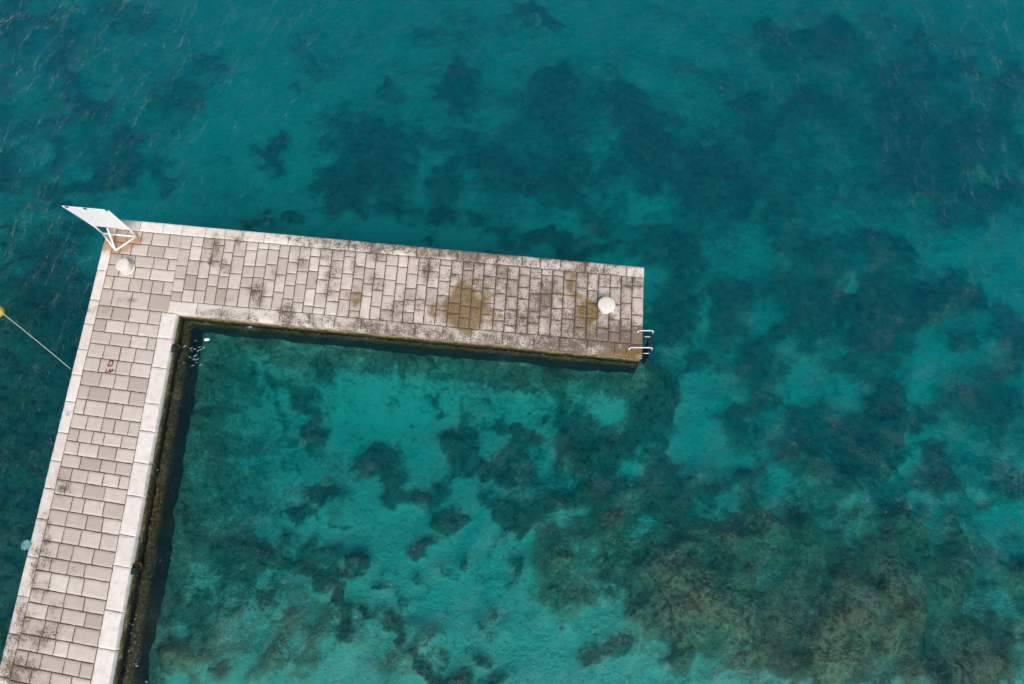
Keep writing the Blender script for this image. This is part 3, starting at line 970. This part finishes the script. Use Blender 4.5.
for a_, b_ in ((A, lerp(P1, P4, .12)), (C, lerp(P2, P3, .12))):
    bm = bmesh.new()
    tube(bm, [a_ + up, lerp(a_, b_, .24) - nrm * 0.05, b_ - nrm * 0.06], 0.028, 10)
    obj('post', bm, WHITE, sign)
bm = bmesh.new()
for a_, b_ in ((A, C), (C, B), (B, A)):
    tube(bm, [a_ + up, b_ + up], 0.032, 10)
obj('base_frame', bm, WHITE, sign)
bm = bmesh.new()
mid = lerp(P4, P3, .40) + nrm * 0.02
tube(bm, [B + up, mid], 0.03, 10)
obj('brace', bm, WHITE, sign)
bm = bmesh.new()
tube(bm, [lerp(P4, P3, 0.02) - nrm * 0.05, lerp(P4, P3, .98) - nrm * 0.05], 0.022, 8)
obj('rail', bm, WHITE, sign)
for u in (0.12, 0.55):
    bm = bmesh.new()
    c = lerp(P1, P2, u) - nrm * 0.004
    d = (P2 - P1).normalized()
    dn = (P4 - P1).normalized()
    lo_ = [c - d * .05 - dn * .015, c + d * .05 - dn * .015, c + d * .05 + dn * .035, c - d * .05 + dn * .035]
    slab8(bm, lo_, [p + nrm * 0.02 for p in lo_])
    obj('clip', bm, NAVY, sign, smooth=False)

# ------------------------------------------------------------------ mooring bollards
def bollard(label, base, rb, rh, hgt, lean, lug, fat=0.62):
    t_ = thing('mooring_bollard', label, 'bollard', base, 'white mooring bollards on the pier')
    ax = Vector((lean[0], lean[1], 1))
    bm = bmesh.new()
    lathe(bm, base + Vector((0, 0, 0.012)), [(rb * .98, 0), (rb, .012), (rb, .035), (rb * .9, .05), (rb * .68, .07)], 40)
    obj('flange', bm, BOLL, t_)
    bm = bmesh.new()
    lathe(bm, base + Vector((0, 0, .02)), [(rb * max(.72, fat), 0.03), (rb * fat, hgt * .3), (rb * fat * .97, hgt * .6), (rb * max(.74, fat), hgt * .82)], 32, ax)
    obj('neck', bm, BOLL, t_)
    bm = bmesh.new()
    lathe(bm, base + Vector((0, 0, .02)), [(rh * .6, hgt * .74), (rh * .93, hgt * .80), (rh, hgt * .87), (rh * .97, hgt * .94), (rh * .85, hgt * 1.0), (rh * .55, hgt * 1.04), (rh * .2, hgt * 1.055), (0.005, hgt * 1.056)], 48, ax)
    obj('head', bm, BOLL, t_)
    for k in range(6):
        bm = bmesh.new()
        an = k * math.pi / 3 + .3
        lathe(bm, base + Vector((math.cos(an) * rb * .84, math.sin(an) * rb * .84, .055)), [(.016, 0), (.016, .014), (.006, .018)], 6)
        obj('bolt', bm, BOLL, t_)
    if lug:
        d = Vector(lug).normalized()
        bm = bmesh.new()
        s_ = Vector((-d.y, d.x, 0))
        q = base + d * (rb * .8)
        lo_ = [q - s_ * .05, q + d * .14 - s_ * .035, q + d * .14 + s_ * .035, q + s_ * .05]
        slab8(bm, [p + Vector((0, 0, .015)) for p in lo_], [p + Vector((0, 0, .06)) for p in lo_])
        obj('lug', bm, BOLL, t_, smooth=False)
    return t_
bollard('low wide white mooring bollard beside a moss stain near the ladder end', at(605.5, 308), 0.21, 0.275, 0.27, (0.0, 0.03), (0.8, -0.5, 0))
bollard('narrower white mooring bollard beside the sign board, its round base showing', at(128, 268.4), 0.24, 0.225, 0.30, (-0.14, 0.02), None, 0.9)

# ------------------------------------------------------------------ swimming ladder at the end of the short arm
lad = thing('swimming_ladder', 'swimming ladder with two white handrails at the end of the pier', 'ladder', at(646, 345))
ZR = DECK + 0.11
for tip, anchor in ((at(654, 330.6, ZR), at(637.5, 331)), (at(653, 347.6, ZR), at(629, 347))):
    foot = Vector((anchor.x, tip.y + .01, DECK))
    bm = bmesh.new()
    pts = arc(foot + Vector((0, 0, .006)), foot + Vector((.01, 0, .10)), Vector((foot.x + .16, tip.y, ZR)), 6)
    pts += [lerp(pts[-1], tip, .4)] + arc(tip + Vector((-.13, 0, 0)), tip, tip + Vector((0, 0, -.15)), 8)
    pts += [Vector((tip.x, tip.y, z)) for z in (0.42,)]
    tube(bm, pts, 0.017, 12)
    hr = obj('handrail', bm, WHITE, lad)
    bm = bmesh.new()
    lathe(bm, foot + Vector((0, 0, .006)), [(.045, 0), (.045, .01), (.028, .016)], 20)
    obj('foot_plate', bm, STEEL, hr).location = (0, 0, 0)
    bm = bmesh.new()
    tube(bm, [Vector((tip.x, tip.y, z)) for z in (0.425, 0.2, -0.5, -1.3)], 0.02, 10)
    obj('stringer', bm, NAVY, lad)
    for z in (0.12,):
        bm = bmesh.new()
        c = Vector((tip.x, tip.y, z))
        tube(bm, [c + Vector((-.2, 0, 0)), c + Vector((.02, 0, 0))], 0.013, 8)
        obj('wall_bracket', bm, WHITE, lad)
    U1, U2 = (tip, None) if anchor.x > at(630, 335).x else (U1, tip)
for z in (0.06, -0.2, -0.46, -0.72, -0.98):
    bm = bmesh.new()
    c1, c2 = Vector((U1.x, U1.y - .03, z)), Vector((U2.x, U2.y + .03, z))
    ex, ez = Vector((.06, 0, 0)), Vector((0, 0, .016))
    slab8(bm, [c1 - ex - ez, c1 + ex - ez, c2 + ex - ez, c2 - ex - ez], [c1 - ex + ez, c1 + ex + ez, c2 + ex + ez, c2 - ex + ez])
    bmesh.ops.bevel(bm, geom=bm.edges[:], offset=0.008, segments=2, affect='EDGES')
    obj('step', bm, NAVY, lad, smooth=False)

# ------------------------------------------------------------------ buoy and its line
bc = at(-2.5, 311.5, 0.05)
buoy = thing('mooring_buoy', 'small round yellow buoy floating on the water, tied to a pale line', 'buoy', bc)
bm = bmesh.new()
prof = [(0.004, -.20)] + [(.20 * math.cos(R(a_)), .20 * math.sin(R(a_))) for a_ in range(-80, 81, 10)] + [(.03, .20), (.03, .23), (.004, .235)]
lathe(bm, bc, prof, 40, (0.25, 0.1, 1))
obj('float', bm, YELLOW, buoy)
bm = bmesh.new()
tube(bm, [bc + Vector((.05 + .05 * math.cos(a_), .02, .23 + .05 * math.sin(a_))) for a_ in [i * math.pi / 6 for i in range(12)]], .012, 8, True)
obj('eye', bm, STEEL, buoy)
e0 = bc + Vector((.10, .03, .24))
e1 = at(70.3, 368.6, DECK - 0.08)
bm = bmesh.new()
pts = []
for i in range(41):
    u = i / 40
    p = lerp(e0, e1, u)
    p.z -= 0.16 * 4 * u * (1 - u) * 0.6
    pts.append(p)
pts = [e0 + Vector((-.5, .32, -.12)), e0 + Vector((-.2, .12, .0))] + pts
tube(bm, pts, 0.0095, 6)
o = obj('mooring_line', bm, ROPE)
tag(o, 'thin pale mooring line stretched from the yellow buoy to the pier edge', 'rope')

# ------------------------------------------------------------------ small things in and by the water
def chunk(name, px, py, z, size, mat, label, cat, seed, flat=0.5, elong=1.5, rot=0):
    g = random.Random(seed)
    bm = bmesh.new()
    bmesh.ops.create_icosphere(bm, subdivisions=2, radius=1)
    c = at(px, py, z)
    for v in bm.verts:
        k = 1 + g.uniform(-.25, .25)
        x, y, zz = v.co.x * size * elong * k, v.co.y * size * k, v.co.z * size * flat * k
        v.co = Vector((x * math.cos(rot) - y * math.sin(rot), x * math.sin(rot) + y * math.cos(rot), zz)) + c
    o = obj(name, bm, mat, None, smooth=False)
    tag(o, label, cat)
    return o
chunk('floating_scrap', 206.5, 339.5, 0.02, 0.055, SCRAP, 'white scrap floating in the sheltered inner corner of the pier', 'litter', 1, .4, 1.6, .1)
chunk('floating_scrap', 137.2, 570.5, 0.03, 0.04, SCRAP, 'tiny white scrap floating beside the rusty ring on the long arm', 'litter', 2, .4, 1.4, .6)

# pale blue plastic caught on the outer edge of the long arm
c0 = at(28.6, 545, DECK + .01)
bm = bmesh.new()
g = random.Random(9)
nn = 7
vv = []
for i in range(nn):
    row = []
    for j in range(nn):
        u, v = i / (nn - 1) - .5, j / (nn - 1) - .5
        p = c0 + Vector((u * .26 + v * .07 - .06, v * .26 - u * .08, .035 * math.sin(u * 9 + v * 5) + g.uniform(0, .03) + .03 - max(0, -u) * .1))
        row.append(bm.verts.new(p))
    vv.append(row)
for i in range(nn - 1):
    for j in range(nn - 1):
        if (i, j) in ((0, 0), (5, 0), (5, 5), (0, 5)):
            continue
        bm.faces.new((vv[i][j], vv[i + 1][j], vv[i + 1][j + 1], vv[i][j + 1]))
bmesh.ops.solidify(bm, geom=bm.faces[:], thickness=0.004)
o = obj('plastic_bag', bm, AQUA, None, smooth=False)
tag(o, 'crumpled pale blue plastic lying over the outer edge of the long arm', 'litter')

# rusty mooring rings with green netting on the basin wall of the long arm
def ring(px, py, label, size=1.0):
    e = (IC - RB).normalized()
    n_ = Vector((e.y, -e.x, 0))
    c = at(px, py, 0.36)
    # foot of the point on the wall face
    k = (IC - c).dot(n_)
    c = c + n_ * (k - 0.03 + .0)
    t_ = thing('mooring_ring', label, 'mooring ring', c, 'iron rings on the basin wall')
    bm = bmesh.new()
    lo_ = [c + e * s1 * .09 * size + Vector((0, 0, s2 * .08)) for s1, s2 in ((-1, -1), (1, -1), (1, 1), (-1, 1))]
    slab8(bm, lo_, [p + n_ * .03 for p in lo_])
    obj('plate', bm, RUST, t_, smooth=False)
    bm = bmesh.new()
    rc = c + n_ * .09 + Vector((0, 0, -.1))
    ax = (n_ * .8 + Vector((0, 0, .6))).normalized()
    tube(bm, [rc + e * .13 * size * math.cos(a_) + ax.cross(e) * .13 * size * math.sin(a_) for a_ in [i * math.pi / 9 for i in range(18)]], .022, 8, True)
    obj('ring', bm, RUST, t_)
    bm = bmesh.new()
    gg = random.Random(int(px))
    for q in range(6):
        p = c + e * gg.uniform(-.22, -.02) + n_ * .04 + Vector((0, 0, .12))
        tube(bm, [p, p + n_ * .05 + Vector((0, 0, -.06)), p + n_ * .07 + e * gg.uniform(-.06, .06) + Vector((0, 0, -.3))], .03, 6)
    obj('netting', bm, GREENROPE, t_)
ring(131, 566, 'rusty iron mooring ring with green netting, low on the wall of the long arm', .7)
ring(173.5, 346, 'rusty iron mooring ring with green netting, close to the inner corner of the pier', .6)

# small pale flecks lying flat on the water
bm = bmesh.new()
g = random.Random(3)
def fleck(px, py, L, wd):
    c = at(px, py, 0.0)
    a_ = g.uniform(-.6, .9)
    d = Vector((math.cos(a_), math.sin(a_), 0))
    s_ = Vector((-d.y, d.x, 0))
    n_ = 7
    loop = []
    for i in range(n_):
        an = 2 * math.pi * i / n_
        k = g.uniform(.6, 1.3)
        loop.append(c + d * math.cos(an) * L * k + s_ * math.sin(an) * wd * k)
    slab8(bm, [p + Vector((0, 0, -.01)) for p in loop], [p + Vector((0, 0, .028)) for p in loop])
for i in range(22):
    fleck(g.gauss(196, 6), g.gauss(354, 7), g.uniform(.015, .06), g.uniform(.004, .009))
for i in range(26):
    y = g.uniform(612, 684) if i % 2 else 900
    fleck(g.gauss(134 - (y - 640) * .05, 5), y, g.uniform(.008, .03), g.uniform(.004, .009))
for (x, y, L) in ((137, 666, .045), (147, 682, .045), (175, 326, .05), (250, 327, .09), (143, 520, .02), (152, 424, .025), (171, 394, .02), (158, 470, .02)):
    fleck(x, y, L * .8, .016)
o = obj('speckle', bm, SPECKLE, None, smooth=False)
o['kind'] = 'stuff'
tag(o, 'small pale flecks on the water along the basin side of the pier', 'speckle')
